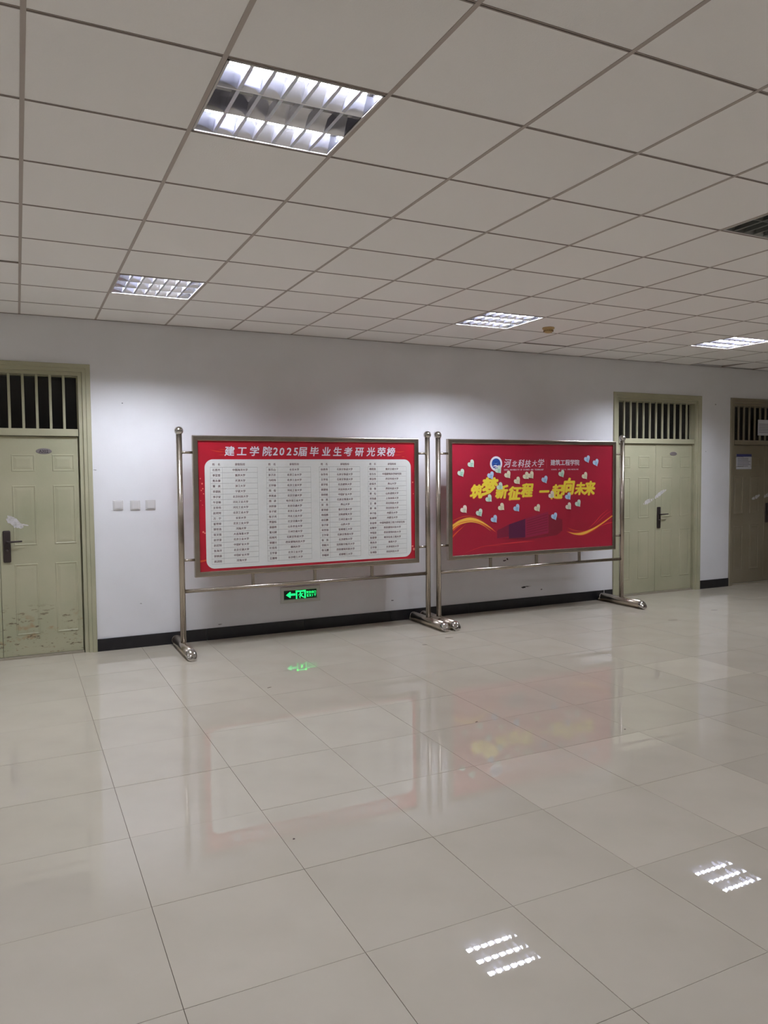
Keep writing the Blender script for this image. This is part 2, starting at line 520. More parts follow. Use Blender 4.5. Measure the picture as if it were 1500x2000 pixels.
# ------------------------------------------------------------------ doors (double leaf with barred transom)
def door(name, xa, xb, paint, leafpaint, label, right_only_wear=False):
    t = empty(name, (xa, YW, 0), label, 'door', kind='structure')
    W = xb - xa
    fw = .10
    prof = [(0, .18), (0, -.012), (.006, -.018), (.036, -.018), (.041, -.010), (.066, -.010), (.071, .012), (fw, .012), (fw, .075), (.108, .075), (.108, .18)]
    for side, nm in (('left', 'door_jamb'), ('right', 'door_jamb'), ('top', 'door_head')):
        pr = prof
        bm = mitre(0, W, -.01 if side != 'top' else 0, DH, pr, side)
        if side != 'top':
            for v in bm.verts:
                if v.co.z < 0.2: v.co.z = 0.0
        obj(nm, bm, paint, t)
    a, b = .108, W - .108
    obj('transom_rail', bevbox(a, b, .012, .12, 1.915, 1.977, .003), paint, t)
    obj('transom_pane', nbox(a, b, .10, .104, 1.977, DH - .1), M_glass, t)
    n = 12; p = (b - a) / n
    for i in range(1, n):
        obj('transom_bar', bevbox(a + i * p - .011, a + i * p + .011, .035, .057, 1.976, DH - .099, .003, 1), paint, t)
    obj('threshold', bevbox(a, b, .02, .16, -.002, .018, .002, 1), material(name + '_sill', (150, 142, 124), .5), t)
    mid = (a + b) / 2
    for k, (l, r) in enumerate(((a + .004, mid - .0015), (mid + .0015, b - .004))):
        leaf = obj('door_leaf', bevbox(l, r, .045, .088, .020, 1.911, .002, 1), leafpaint, t)
        w2 = r - l
        cols = ((.105, .29), (.425, .605)) if k else ((w2 - .605, w2 - .425), (w2 - .29, w2 - .105))
        for z0, z1 in ((.20, .815), (.975, 1.49), (1.61, 1.757)):
            for c0, c1 in cols:
                if c1 > w2: c1 = w2 - .03
                bm = bmesh.new(); e = .004; s = .022
                # raised panel inside a shallow moulding
                def loop(i, y): return [bm.verts.new(q) for q in ((l + c0 + i, y, z0 + i), (l + c1 - i, y, z0 + i), (l + c1 - i, y, z1 - i), (l + c0 + i, y, z1 - i))]
                Ls = [loop(0, .0452), loop(.004, .0405), loop(.010, .0405), loop(.016, .0445), loop(.040, .0415)]
                for A, B in zip(Ls, Ls[1:]):
                    for q in range(4): bm.faces.new((A[q], A[(q + 1) % 4], B[(q + 1) % 4], B[q]))
                bm.faces.new(Ls[-1])
                obj('raised_panel', bm, leafpaint, leaf)
        if k == 1:
            # lever handle on a long back plate
            bm = bevbox(l + .022, l + .082, .027, .0455, .835, 1.108, .010, 3)
            tube(bm, (l + .056, .03, 1.012), (l + .056, -.012, 1.012), .010, 12)
            tube(bm, (l + .056, -.010, 1.012), (l + .165, -.010, 1.016), .0095, 12, .007)
            tube(bm, (l + .052, .03, .935), (l + .052, .018, .935), .013, 14)
            sphere((l + .165, -.010, 1.016), .007, bm, n=10)
            h = obj('door_handle', bm, M_darkmetal, leaf)
    return t, mid + .0015

worn_label = 'pale green double door with rust-worn foot at the left edge'
d1, m1 = door('door_1', *DOORS[0], M_green, M_worn, worn_label)
d2, m2 = door('door_2', *DOORS[1], M_green, M_green, 'pale green double door right of the notice boards')
d3, m3 = door('door_3', *DOORS[2], M_brown_shade, M_brown_shade, 'brownish double door, darkened for shade, at the right edge with a notice on it')
def right_leaf(t): return [c for c in t.children if c.name.startswith('door_leaf')][1]
def oval_plate(t, cx, cz, text):
    bm = bmesh.new(); N = 28
    A = [bm.verts.new((cx + .064 * math.cos(2 * math.pi * i / N), .0448, cz + .026 * math.sin(2 * math.pi * i / N))) for i in range(N)]
    B = [bm.verts.new((cx + .060 * math.cos(2 * math.pi * i / N), .0418, cz + .022 * math.sin(2 * math.pi * i / N))) for i in range(N)]
    for i in range(N): bm.faces.new((A[i], A[(i + 1) % N], B[(i + 1) % N], B[i]))
    bm.faces.new(B)
    lf = right_leaf(t)
    obj('number_plate', bm, M_plate, lf)
    if text:
        k = Ink(); k.latin(text, cx - .036, cx + .036, cz, .034, .0412, bold=.02)
        k.poly([(cx - .04, .0412, cz - .0165), (cx + .04, .0412, cz - .0165), (cx + .04, .0412, cz - .0145), (cx - .04, .0412, cz - .0145)], [(0, 1, 2, 3)])
        k.build('number_lettering', M_plateink, lf)['kind'] = 'stuff'
oval_plate(d1, .214 - DOORS[0][0], 1.784, 'A302')
oval_plate(d2, 7.645 - DOORS[1][0], 1.789, None)

def residue(t, pts, wd):
    """ragged strip of torn paper left by an old seal"""
    bm = bmesh.new()
    P = [Vector(p) for p in pts]
    n = 15; L = []
    for i in range(n + 1):
        s = i / n * (len(P) - 1); k = min(int(s), len(P) - 2); q = P[k].lerp(P[k + 1], s - k)
        d = (P[k + 1] - P[k]).normalized(); nn = Vector((-d.y, d.x))
        e = math.sin(math.pi * (i + .4) / (n + .8)) ** .4
        a = q + nn * wd * random.uniform(.25, .6) * e; b = q - nn * wd * random.uniform(.25, .6) * e
        L.append((bm.verts.new((a.x, .0400, a.y)), bm.verts.new((b.x, .0396, b.y))))
    for a, b in zip(L, L[1:]):
        if random.random() > .08: bm.faces.new((a[0], b[0], b[1], a[1]))
    obj('paper_residue', bm, M_residue, right_leaf(t))
o1 = -DOORS[0][0]; o2 = -DOORS[1][0]; o3 = -DOORS[2][0]
residue(d1, [(-.09 + o1, 1.215), (-.04 + o1, 1.165), (.035 + o1, 1.135)], .055)
residue(d1, [(-.085 + o1, 1.235), (-.03 + o1, 1.20), (.02 + o1, 1.15)], .03)
residue(d1, [(-.02 + o1, 1.17), (.075 + o1, 1.145)], .014)
residue(d2, [(7.325 + o2, 1.22), (7.40 + o2, 1.27), (7.52 + o2, 1.325)], .05)
residue(d2, [(7.33 + o2, 1.24), (7.47 + o2, 1.30)], .04)
residue(d2, [(7.13 + o2, 1.15), (7.30 + o2, 1.215)], .055)
residue(d3, [(9.02 + .36 + o3, 1.19), (9.5 + o3, 1.25)], .05)
residue(d3, [(9.13 + o3, 1.17), (9.29 + o3, 1.22)], .05)

# ------------------------------------------------------------------ notice boards
M_red = material('poster_red', (190, 26, 46), 0.38, noise=(1.7, (158, 22, 40), 0.35, 0.65))
M_red2 = material('poster_crimson', (168, 28, 52), 0.42, noise=(1.1, (146, 24, 44), 0.35, 0.7))
M_pale = material('list_white', (226, 227, 222), 0.45)
M_line = material('list_rule', (168, 168, 166), 0.6)
M_text = material('list_text', (116, 84, 88), 0.6)
M_silver = material('title_silver', (228, 224, 232), 0.45)
M_gold = material('print_gold', (240, 186, 74), 0.45)
M_orange = material('print_orange', (216, 84, 42), 0.45)
M_glow = material('print_light_red', (206, 52, 58), 0.45)
M_yel = material('lettering_yellow', (236, 214, 66), 0.4)
M_yeledge = material('lettering_edge', (226, 120, 66), 0.45)
M_blue = material('emblem_blue', (40, 84, 160), 0.4, noise=(14, (28, 58, 130), .4, .6))
M_plum = material('print_plum', (84, 22, 58), 0.5)
M_mauve = material('print_mauve', (146, 30, 66), 0.5)
M_mauve2 = material('print_mauve_dark', (122, 24, 54), 0.5)
M_deep = material('print_deep_red', (126, 24, 42), 0.5)

def board(cx, label):
    t = empty('notice_board', (cx, 6.725, 0), label, 'notice board', 'steel framed notice boards along the wall')
    P = 1.239
    for s in (-1, 1):
        post = obj('post', tube(bmesh.new(), (s * P, 0, .088), (s * P, 0, 1.925), .0255, 28), M_steel, t)
        obj('ball_finial', sphere((s * P, 0, 1.953), .039), M_chrome, post)
        # foot: oval pipe with slanted polished ends
        def ring(bm, y, wx, top, bot=0.0, n=24):
            return [bm.verts.new((s * P + wx * math.cos(2 * math.pi * i / n), y, (top + bot) / 2 + (top - bot) / 2 * math.sin(2 * math.pi * i / n))) for i in range(n)]
        def skin(bm, R):
            for A, B in zip(R, R[1:]):
                for i in range(len(A)):
                    bm.faces.new((A[i], A[(i + 1) % len(A)], B[(i + 1) % len(B)], B[i])).smooth = True
            bm.faces.new(R[0]); bm.faces.new(R[-1])
        bm = bmesh.new(); skin(bm, [ring(bm, -.315, .045, .095), ring(bm, .315, .045, .095)])
        foot = obj('foot', bm, M_steel, t)
        for e in (-1, 1):
            bm = bmesh.new()
            skin(bm, [ring(bm, e * .314, .0455, .0958), ring(bm, e * .330, .0452, .0925), ring(bm, e * .348, .044, .078), ring(bm, e * .362, .040, .060), ring(bm, e * .371, .033, .042), ring(bm, e * .375, .022, .028, .004)])
            obj('end_cap', bm, M_chrome, foot)
        for z in (1.765, .816):
            obj('connector_rod', tube(bmesh.new(), (s * 1.128, 0, z), (s * P, 0, z), .0115, 16), M_steel, t)
    obj('cross_bar', tube(bmesh.new(), (-P, 0, .541), (P, 0, .541), .0175, 20), M_steel, t)
    for x in (-.6, .005, .605):
        obj('support_strut', bevbox(x - .013, x + .013, -.013, .013, .555, .662, .003), M_steel, t)
    a, b, z0, z1 = -1.128, 1.128, .659, 1.916
    prof = [(0, .024), (0, -.017), (.003, -.0225), (.008, -.025), (.040, -.025), (.045, -.0235), (.048, -.019), (.048, .024)]
    for side in ('top', 'bottom', 'left', 'right'):
        obj('frame_rail', mitre(a, b, z0, z1, prof, side), M_steel, t)
    return t

Y = -.010          # print plane (local)
# ---- left board: list of graduates
b1 = board(2.519, 'steel framed notice board with white name list on red poster, left one')
C1 = 2.519
ps = obj('poster', nbox(-1.081, 1.081, Y, .012, .706, 1.869), M_red, b1); ps['label'] = 'red poster with a white rounded list panel'
x0, x1, z0, z1 = 1.495 - C1, 3.560 - C1, .728, 1.705
bm = flat(rrect(x0, x1, z0, z1, .075), Y - .0012, None, .001); obj('list_panel', bm, M_pale, ps)
k = Ink(); cols = ((1.544, 1.653, 1.975), (2.060, 2.167, 2.492), (2.578, 2.680, 3.000), (3.087, 3.187, 3.508))
ZT, PITCH, NR = 1.634, .0482, 18
yl = Y - .0018
def quad(k, xa, xb, za, zb, y, mi=0): k.poly([(xa, y, za), (xb, y, za), (xb, y, zb), (xa, y, zb)], [(0, 1, 2, 3)], mi)
for a, m, b in cols:
    a -= C1; m -= C1; b -= C1
    for i in range(NR + 1): quad(k, a, b, ZT - i * PITCH - .0009, ZT - i * PITCH + .0009, yl)
    for x in (a, m, b): quad(k, x - .0007, x + .0007, ZT - NR * PITCH, ZT, yl)
k.build('list_rules', M_line, ps)['kind'] = 'stuff'
U = [['中国海洋大学', '重庆大学', '天津大学', '浙江大学', '宁夏大学', '北京科技大学', '河北工业大学', '河北工业大学', '北京工业大学', '长安大学', '北京工业大学', '河海大学', '大连海事大学', '北京工业大学', '中国矿业大学', '北京交通大学', '中国矿业大学', '河海大学'],
     ['长安大学', '北京工业大学', '北京工业大学', '北京工业大学', '河北工业大学', '北京交通大学', '哈尔滨工业大学', '北京交通大学', '北京工业大学', '河北工业大学', '北京交通大学', '山东农业大学', '兰州交通大学', '石家庄铁道大学', '西安建筑科技大学', '郑州大学', '北京工业大学', '长沙理工大学'],
     ['石家庄铁道大学', '石家庄铁道大学', '石家庄铁道大学', '北京建筑大学', '河北科技大学', '中国矿业大学', '石家庄铁道大学', '燕山大学', '重庆交通大学', '沈阳建筑大学', '兰州交通大学', '山西大学', '昆明理工大学', '石家庄铁道大学', '北京建筑大学', '沈阳航空航天大学', '西安建筑科技大学', '成都理工大学'],
     ['重庆交通大学', '中国建筑科学研究院', '西安科技大学', '燕山大学', '西安科技大学', '山东建筑大学', '上海海事大学', '河北科技大学', '河北科技大学', '内蒙古大学', '内蒙古大学', '中国地震局工程力学研究所', '西安建筑科技大学', '西安建筑科技大学', '南京信息工程大学', '湘潭大学', '天津城建大学', '河北科技大学']]
N = [['石慧杰', '李昱萱', '焦永康', '董 昊', '李建民', '李子安', '牛亚楠', '王世伟', '赵珂珂', '万 宁', '崔世帅', '郭世浩', '张文强', '赵世雷', '赵起铭', '张海洋', '郭炳嘉', '姚润珉'],
     ['张乐山', '张子达', '马经纬', '王宇楠', '周 俊', '李凯迪', '周 承', '刘世豪', '张子斌', '陈子鸿', '贾嘉佑', '温嘉雨', '董元硕', '段旭光', '常健兴', '杜佳亮', '王宇豪', '王雅晴'],
     ['赵建勇', '张世伟', '王世铭', '夏宇凯', '郭建铭', '郭梓皓', '张 凯', '吴 亮', '夏世超', '杨佳腾', '赵志鹏', '张子豪', '宋思铭', '王宇豪', '张 凯', '李航兴', '陈玉鹏', '李曦妍'],
     ['杨凯凯', '张乐乐', '郭志伟', '赵俊杰', '吴 倩', '贾 坛', '刘浩鑫', '王 薇', '贾 苑', '李子航', '陈建博', '张丽博', '赵敬宇', '李铭宸', '张健博', '杨海涛', '王宇珂', '张博隆']]
k = Ink(); yt = Y - .0024
for (a, m, b), uu, nn in zip(cols, U, N):
    a -= C1; m -= C1; b -= C1; sz = .0238
    k.word('姓 名', (a + m) / 2, ZT + .026, sz, yt, bold=.012); k.word('录取院校', (m + b) / 2, ZT + .026, sz, yt, bold=.012)
    for i in range(NR):
        z = ZT - (i + .5) * PITCH
        k.word(nn[i], (a + m) / 2, z, sz, yt, bold=.012)
        k.word(uu[i], (m + b) / 2, z, sz, yt, adv=1.0 if len(uu[i]) < 12 else .98, bold=.012)
k.build('list_lettering', M_text, ps)['kind'] = 'stuff'
TT = [('建', 1.721), ('工', 1.833), ('学', 1.951), ('院', 2.072), ('2', 2.147), ('0', 2.212), ('2', 2.279), ('5', 2.346), ('届', 2.414), ('毕', 2.53), ('业', 2.651), ('生', 2.766), ('考', 2.878), ('研', 2.998), ('光', 3.119), ('荣', 3.234), ('榜', 3.339)]
for ch, x in TT:
    k = Ink(); k.char(ch, x - C1, 1.779, .092 if not ch.isdigit() else .098, Y - .0012, bold=.026, shear=.12, ascii=ch.isdigit())
    k.build('title_character', M_silver, ps)
for p in ([(1.54, 1.79, .0), (1.62, 1.775, .005), (1.69, 1.772, .0)], [(1.62, 1.79, 0), (1.66, 1.793, .003), (1.72, 1.79, 0)], [(1.61, 1.742, 0), (1.66, 1.745, .003), (1.71, 1.742, 0)],
          [(3.37, 1.79, 0), (3.43, 1.778, .006), (3.50, 1.788, 0)], [(3.36, 1.75, 0), (3.41, 1.748, .004), (3.46, 1.752, 0)], [(3.46, 1.728, 0), (3.475, 1.73, .006), (3.50, 1.727, 0)],
          [(1.440, .800, .018), (1.47, .803, .014), (1.505, .812, .012)]):
    obj('gold_streak', ribbon([(x - C1, z, wd) for x, z, wd in p], Y - .0008), M_orange, ps)
M_spark = material('spark_pink', (226, 128, 112), .5)
for i, (x, z, r) in enumerate(((1.455, 1.535, .006), (1.47, 1.49, .008), (1.475, 1.445, .007), (1.462, 1.43, .006), (1.482, 1.40, .006), (1.455, 1.34, .004), (1.47, 1.30, .004), (1.472, 1.06, .009), (1.486, 1.05, .007),
                               (3.580, 1.475, .008), (3.588, 1.36, .005), (3.575, .83, .010), (3.59, .80, .014))):
    bm = bmesh.new(); flat([(x - C1 + r * math.cos(j * math.pi / 4), z + r * math.sin(j * math.pi / 4)) for j in range(8)], Y - .0008, bm)
    obj('print_spark', bm, M_spark, ps)

# ---- right board
C2 = 5.121
b2 = board(C2, 'steel framed notice board with gold lettering and heart notes, right one')
ps2 = obj('poster', nbox(-1.081, 1.081, Y, .012, .706, 1.869), M_red2, b2); ps2['label'] = 'crimson poster with gold lettering'
def L2(p): return [(x - C2,) + tuple(r) for x, *r in p]
# printed building
bm = bmesh.new()
for pts, mi in (([(4.60, .945), (4.752, 1.005), (4.752, .875), (4.600, .862)], 2),
                ([(4.752, 1.005), (4.969, 1.06), (4.969, .855), (4.752, .856)], 0),
                ([(4.969, 1.06), (5.278, 1.128), (5.282, .891), (4.969, .855)], 1),
                ([(5.282, 1.10), (5.475, 1.034), (5.475, .905), (5.282, .880)], 3),
                ([(4.62, .858), (4.97, .852), (5.30, .888), (5.46, .900), (5.40, .862), (4.98, .828)], 3)):
    flat([(x - C2, z) for x, z in pts], Y - .0006, bm, 0, mi)
for j in range(7):
    f0 = (j + .6) / 7.4
    za = .865 + (1.05 - .865) * f0; zb = .900 + (1.118 - .900) * f0
    flat([(4.985 - C2, za), (5.27 - C2, zb), (5.27 - C2, zb + .009), (4.985 - C2, za + .009)], Y - .0009, bm, 0, 3)
for j in range(5):
    z = .88 + j * .018
    flat([(4.61 - C2, z), (4.74 - C2, z + .008 + j * .003), (4.74 - C2, z + .014 + j * .003), (4.61 - C2, z + .005)], Y - .0009, bm, 0, 3)
obj('printed_building', bm, [M_plum, M_mauve, M_mauve2, M_deep], ps2)
for p, mi in (([(4.042, .985, .05), (4.14, 1.045, .045), (4.267, 1.070, .040), (4.38, 1.045, .03), (4.50, .985, .016), (4.585, .93, .002)], 1),
              ([(4.042, 1.015, .022), (4.14, 1.062, .026), (4.267, 1.080, .034), (4.40, 1.045, .02), (4.55, .96, .001)], 0),
              ([(4.042, .985, .010), (4.12, 1.03, .012), (4.267, 1.052, .010), (4.40, 1.02, .006), (4.52, .945, .001)], 0),
              ([(4.042, 1.068, .004), (4.18, 1.110, .006), (4.32, 1.10, .004), (4.46, 1.04, .001)], 1),
              ([(4.042, .90, .016), (4.10, .95, .012), (4.17, 1.00, .004), (4.21, 1.03, .001)], 1),
              ([(4.20, .728, .001), (4.33, .765, .006), (4.453, .787, .007), (4.60, .785, .004), (4.75, .77, .001)], 2),
              ([(4.45, .79, .001), (4.70, .80, .010), (4.95, .81, .012), (5.10, .81, .001)], 2),
              ([(5.533, .900, .001), (5.65, .868, .024), (5.77, .866, .042), (5.90, .900, .036), (6.02, .955, .026), (6.202, 1.055, .018)], 1),
              ([(5.56, .890, .001), (5.66, .864, .014), (5.78, .868, .028), (5.92, .912, .018), (6.06, .975, .010), (6.202, 1.050, .008)], 0),
              ([(5.55, .94, .001), (5.63, .91, .006), (5.72, .895, .004), (5.80, .892, .001)], 1),
              ([(5.85, .92, .001), (5.95, .99, .014), (6.03, 1.06, .010), (6.14, 1.13, .002)], 2),
              ([(5.93, .95, .001), (6.03, 1.02, .008), (6.12, 1.08, .006), (6.202, 1.115, .001)], 2),
              ([(6.0, .93, .001), (6.12, .965, .012), (6.202, .975, .01)], 2)):
    obj('printed_ribbon', ribbon(L2(p), Y - (.0008 if mi != 0 else .0011)), [M_gold, M_orange, M_glow][mi], ps2)
# emblem
bm = bmesh.new(); ex, ez = 4.588 - C2, 1.660
flat([(ex + .078 * math.cos(i * math.pi / 20), ez + .078 * math.sin(i * math.pi / 20)) for i in range(40)], Y - .0012, bm, 0, 0)
flat([(ex + .056 * math.cos(i * math.pi / 20), ez + .056 * math.sin(i * math.pi / 20)) for i in range(40)], Y - .0016, bm, 0, 1)
ribbon([(ex - .045, ez - .03, .002), (ex - .01, ez - .022, .016), (ex + .02, ez - .028, .012), (ex + .045, ez - .012, .002)], Y - .0020, bm, 0)
ribbon([(ex - .03, ez - .048, .002), (ex + .0, ez - .04, .008), (ex + .03, ez - .046, .002)], Y - .0020, bm, 0)
ribbon([(ex - .03, ez + .006, .001), (ex + .0, ez + .0, .010), (ex + .02, ez + .012, .001)], Y - .0020, bm, 2)
obj('emblem', bm, [M_silver, M_blue, material('emblem_light_blue', (90, 140, 200), .4)], ps2)
yy = Y - .0014
for i, ch in enumerate('河北科技大学'):
    k = Ink(); k.char(ch, 4.735 - C2 + i * .0885, 1.662 + (.003, -.004, 0, -.003, 0, .003)[i], .088 * (1.12, .8, 1.05, 1.0, .85, 1.1)[i], yy, bold=.018, shear=.22, wx=.92)
    k.build('university_character', M_silver, ps2)
k = Ink(); k.word('建筑工程学院', 5.512 - C2, 1.671, .068, yy, adv=1.0, bold=.022)
k.build('college_lettering', M_silver, ps2)['kind'] = 'stuff'
k = Ink()
k.latin('HEBEI UNIVERSITY OF SCIENCE AND TECHNOLOGY', 4.689 - C2, 5.214 - C2, 1.594, .021, yy, bold=.02, wx=.8)
k.latin('SCHOOL OF CIVIL ENGINEERING', 5.315 - C2, 5.700 - C2, 1.594, .019, yy, bold=.02, wx=.9)
k.build('english_lettering', M_silver, ps2)['kind'] = 'stuff'
k = Ink(); quad(k, 5.2535 - C2, 5.2565 - C2, 1.61, 1.70, yy)
k.build('heading_divider', material('divider_pink', (190, 90, 104), .5), ps2)
for ch, x, z, s, wx, in (('筑', 4.344, 1.369, .150, 1.0), ('梦', 4.507, 1.418, .195, 1.0), ('新', 4.660, 1.362, .150, 1.0), ('征', 4.830, 1.342, .150, 1.1), ('程', 4.992, 1.372, .155, 1.0),
                         ('一', 5.224, 1.352, .140, .95), ('起', 5.400, 1.348, .165, .95), ('向', 5.563, 1.405, .190, .9), ('未', 5.722, 1.378, .145, 1.0), ('来', 5.862, 1.380, .165, .95)):
    k = Ink(); k.char(ch, x - C2 - .002, z - .003, s, Y - .0012, bold=.075, shear=.2, wx=wx, mi=1)
    k.char(ch, x - C2, z, s, Y - .0018, bold=.052, shear=.2, wx=wx, mi=0)
    k.build('slogan_character', [M_yel, M_yeledge], ps2)

# ---- heart notes stuck on the right poster
HM = {'green': material('note_green', (205, 222, 203), .7), 'blue': material('note_blue', (186, 208, 232), .7),
      'cream': material('note_cream', (230, 222, 192), .7), 'pink': material('note_pinkish', (232, 216, 200), .7)}
HI = {'green': material('note_ink_green', (120, 190, 160), .7), 'blue': material('note_ink_blue', (104, 168, 200), .7),
      'cream': material('note_ink_cream', (196, 196, 150), .7), 'pink': material('note_ink_pink', (170, 190, 150), .7)}
def heart_pts(s, n=28):
    out = []
    for i in range(n):
        t = 2 * math.pi * i / n
        x = 16 * math.sin(t) ** 3; z = 13 * math.cos(t) - 5 * math.cos(2 * t) - 2 * math.cos(3 * t) - math.cos(4 * t)
        out.append((x / 32 * s, (z + 2.5) / 30 * s))
    return out
def heart(x, z, colour, ang, label, lay=0):
    o = empty('heart_note', (x, 6.725 + Y - .0050 - lay * .003, z), label, 'heart note', 'heart shaped paper notes on the crimson poster')
    o.rotation_euler = (math.radians(.4), math.radians(-ang), math.radians(.4))
    s = .088
    bm = bmesh.new(); P = heart_pts(s)
    A = [bm.verts.new((p[0], -.0002 - 30 * .0 * p[0], p[1])) for p in P]
    B = [bm.verts.new((p[0], .0006, p[1])) for p in P]
    bm.faces.new(A); bm.faces.new(B[::-1])
    for i in range(len(P)): bm.faces.new((A[i], B[i], B[(i + 1) % len(P)], A[(i + 1) % len(P)]))
    obj('heart_paper', bm, HM[colour], o)
    bm = bmesh.new()
    ca, sa = math.cos(math.radians(-ang)), math.sin(math.radians(-ang))
    for j in range(4):
        u0 = -.019 + .002 * random.random(); zz = .012 - j * .010; u1 = .019 - .004 * random.random() - j * .002; h = .0026
        q = [(u0, zz - h), (u1, zz - h), (u1, zz + h), (u0, zz + h)]
        flat([(a * ca - b * sa, a * sa + b * ca) for a, b in q], -.0008, bm)
    obj('note_writing', bm, HI[colour], o)['kind'] = 'stuff'
HEARTS = [
 (4.280, 1.653, 'green', 42, 'pale green heart note highest at the left of the crimson poster'),
 (4.155, 1.558, 'green', 30, 'pale green heart note leftmost in the upper part of the poster'),
 (4.622, 1.588, 'green', 40, 'pale green heart note overlapping the bottom of the round emblem'),
 (4.522, 1.529, 'blue', 28, 'light blue heart note just above the second gold character'),
 (4.740, 1.535, 'cream', 38, 'cream heart note right of the emblem under the English line'),
 (4.865, 1.469, 'cream', 40, 'cream heart note alone above the gap before the fifth gold character'),
 (4.982, 1.521, 'cream', 45, 'left cream heart of the overlapping pair below the heading'),
 (5.044, 1.528, 'cream', 38, 'right cream heart of the overlapping pair below the heading'),
 (4.641, 1.412, 'green', 50, 'pale green heart note covering the top of the third gold character'),
 (4.500, 1.285, 'green', 45, 'pale green heart note right below the second gold character'),
 (4.189, 1.178, 'pink', 40, 'cream heart note lowest at the left edge above the gold ribbon'),
 (4.379, 1.137, 'green', 32, 'pale green heart note above the crest of the left gold ribbon'),
 (4.566, 1.064, 'blue', 38, 'light blue heart note lowest left, over the end of the ribbon'),
 (4.659, 1.191, 'cream', 48, 'cream heart note under the third gold character'),
 (4.858, 1.174, 'blue', 38, 'light blue heart note under the fourth gold character'),
 (5.133, 1.166, 'cream', 35, 'cream heart note above the printed building in the middle'),
 (5.232, 1.477, 'blue', 28, 'light blue heart note above the single stroke gold character'),
 (5.465, 1.539, 'green', 30, 'pale green heart note under the right half of the heading'),
 (5.796, 1.513, 'cream', 38, 'cream heart note above the last two gold characters'),
 (5.827, 1.702, 'blue', 25, 'left light blue heart of the two at the upper right'),
 (5.954, 1.663, 'blue', 25, 'right light blue heart of the two at the upper right'),
 (5.328, 1.308, 'pink', 50, 'cream heart note covering the foot of the seventh gold character'),
 (5.559, 1.286, 'blue', 38, 'light blue heart note just below the tall eighth gold character'),
 (5.566, 1.174, 'pink', 42, 'cream heart note second from the right in the lower group'),
 (5.700, 1.203, 'green', 36, 'pale green heart note rightmost in the lower group'),
 (5.364, 1.067, 'blue', 25, 'bluish heart note lowest right, over the printed building roof')]
for i, (x, z, c, a, l) in enumerate(HEARTS): heart(x, z, c, a, l, 1 if i == 7 else 0)

# ------------------------------------------------------------------ recessed grille lights
def lamp(c, r, state, label):
    t = empty('grille_light', (CX + PX * (c + .5), CY + PY * (r + .5), H), label, 'ceiling light', 'recessed three tube grille lights')
    hx, hy = PX / 2 - .010, PY / 2 - .010
    tl = .565 / 2; pitch = (2 * hy - .012) / 3; hw = pitch / 2 - .002
    bm = bmesh.new()       # flange ring and the flat ribs between troughs
    for a in ((-hx, hx, -hy, -hy + .008), (-hx, hx, hy - .008, hy), (-hx, -tl, -hy, hy), (tl, hx, -hy, hy)): box(bm, *a, -.003, .004)
    obj('lamp_flange', bm, M_flange, t)
    obj('lamp_housing', nbox(-hx, hx, -hy, hy, .086, .094), M_flange, t)
    for k in (-1, 0, 1):
        lit = state in ('on', 'dim') or (state == 'half' and k != 0)
        mr = M_refl_d if state == 'off' else M_refl
        cy = k * pitch
        prof = [(hw + .002, 0), (hw - .003, .001), (hw - .016, .022), (hw - .032, .044), (hw - .050, .062), (hw - .066, .074), (.012, .080)]
        prof = [(cy + y, z) for y, z in prof] + [(cy - y, z) for y, z in prof[::-1]]
        bm = bmesh.new()
        A = [bm.verts.new((-tl, y, z)) for y, z in prof]; B = [bm.verts.new((tl, y, z)) for y, z in prof]
        for i in range(len(prof) - 1): bm.faces.new((A[i], A[i + 1], B[i + 1], B[i])).smooth = True
        bm.faces.new(A); bm.faces.new(B)
        obj('reflector', bm, mr, t)
        tb = tube(bmesh.new(), (-tl + .022, cy, .053), (tl - .022, cy, .053), .015, 16)
        tu = obj('lamp_tube', tb, (M_tube_on if state == 'on' else M_tube_weak) if lit else M_tube_off, t)
        for s in (-1, 1): obj('tube_cap', tube(bmesh.new(), (s * (tl - .001), cy, .053), (s * (tl - .023), cy, .053), .0156, 16), M_cap, tu)
        mesh = None
        for j in range(1, 7):
            x = -tl + 2 * tl * j / 7
            if mesh is None:
                bm = bmesh.new()
                w0, w1, h = hw - .001, hw - .032, .042
                v = [bm.verts.new(p) for p in ((-.007, -w0, .0015), (.007, -w0, .0015), (.007, w0, .0015), (-.007, w0, .0015), (-.001, -w1, h), (.001, -w1, h), (.001, w1, h), (-.001, w1, h))]
                for f in ((0, 3, 2, 1), (4, 5, 6, 7), (0, 1, 5, 4), (1, 2, 6, 5), (2, 3, 7, 6), (3, 0, 4, 7)): bm.faces.new([v[i] for i in f])
                b0 = obj('louvre_blade', bm, M_refl_d if state == 'off' else M_louvre, t, (x, cy, 0)); mesh = b0.data
            else:
                link('louvre_blade', mesh, None, t, (x, cy, 0))
    return t
LL = ['lit grille light nearest the wall at the left', 'lit grille light near the wall above the right board', 'lit grille light at the right edge near the wall',
      'large near grille light with its middle tube dead', 'unlit dark grille light cut by the right edge',
      'lit grille light outside the view left near the wall', 'lit grille light outside the view left of the near one', 'lit grille light outside the view behind the near one',
      'unseen grille light added for bounce behind the unlit one', 'unseen grille light added for bounce, far back left', 'unseen grille light added for bounce right of the unlit one', 'unseen grille light added for bounce, far back right']  # these out-of-view lamps are added to raise bounce light on the ceiling
for (c, r, s), l in zip(LAMPS, LL): lamp(c, r, s, l)

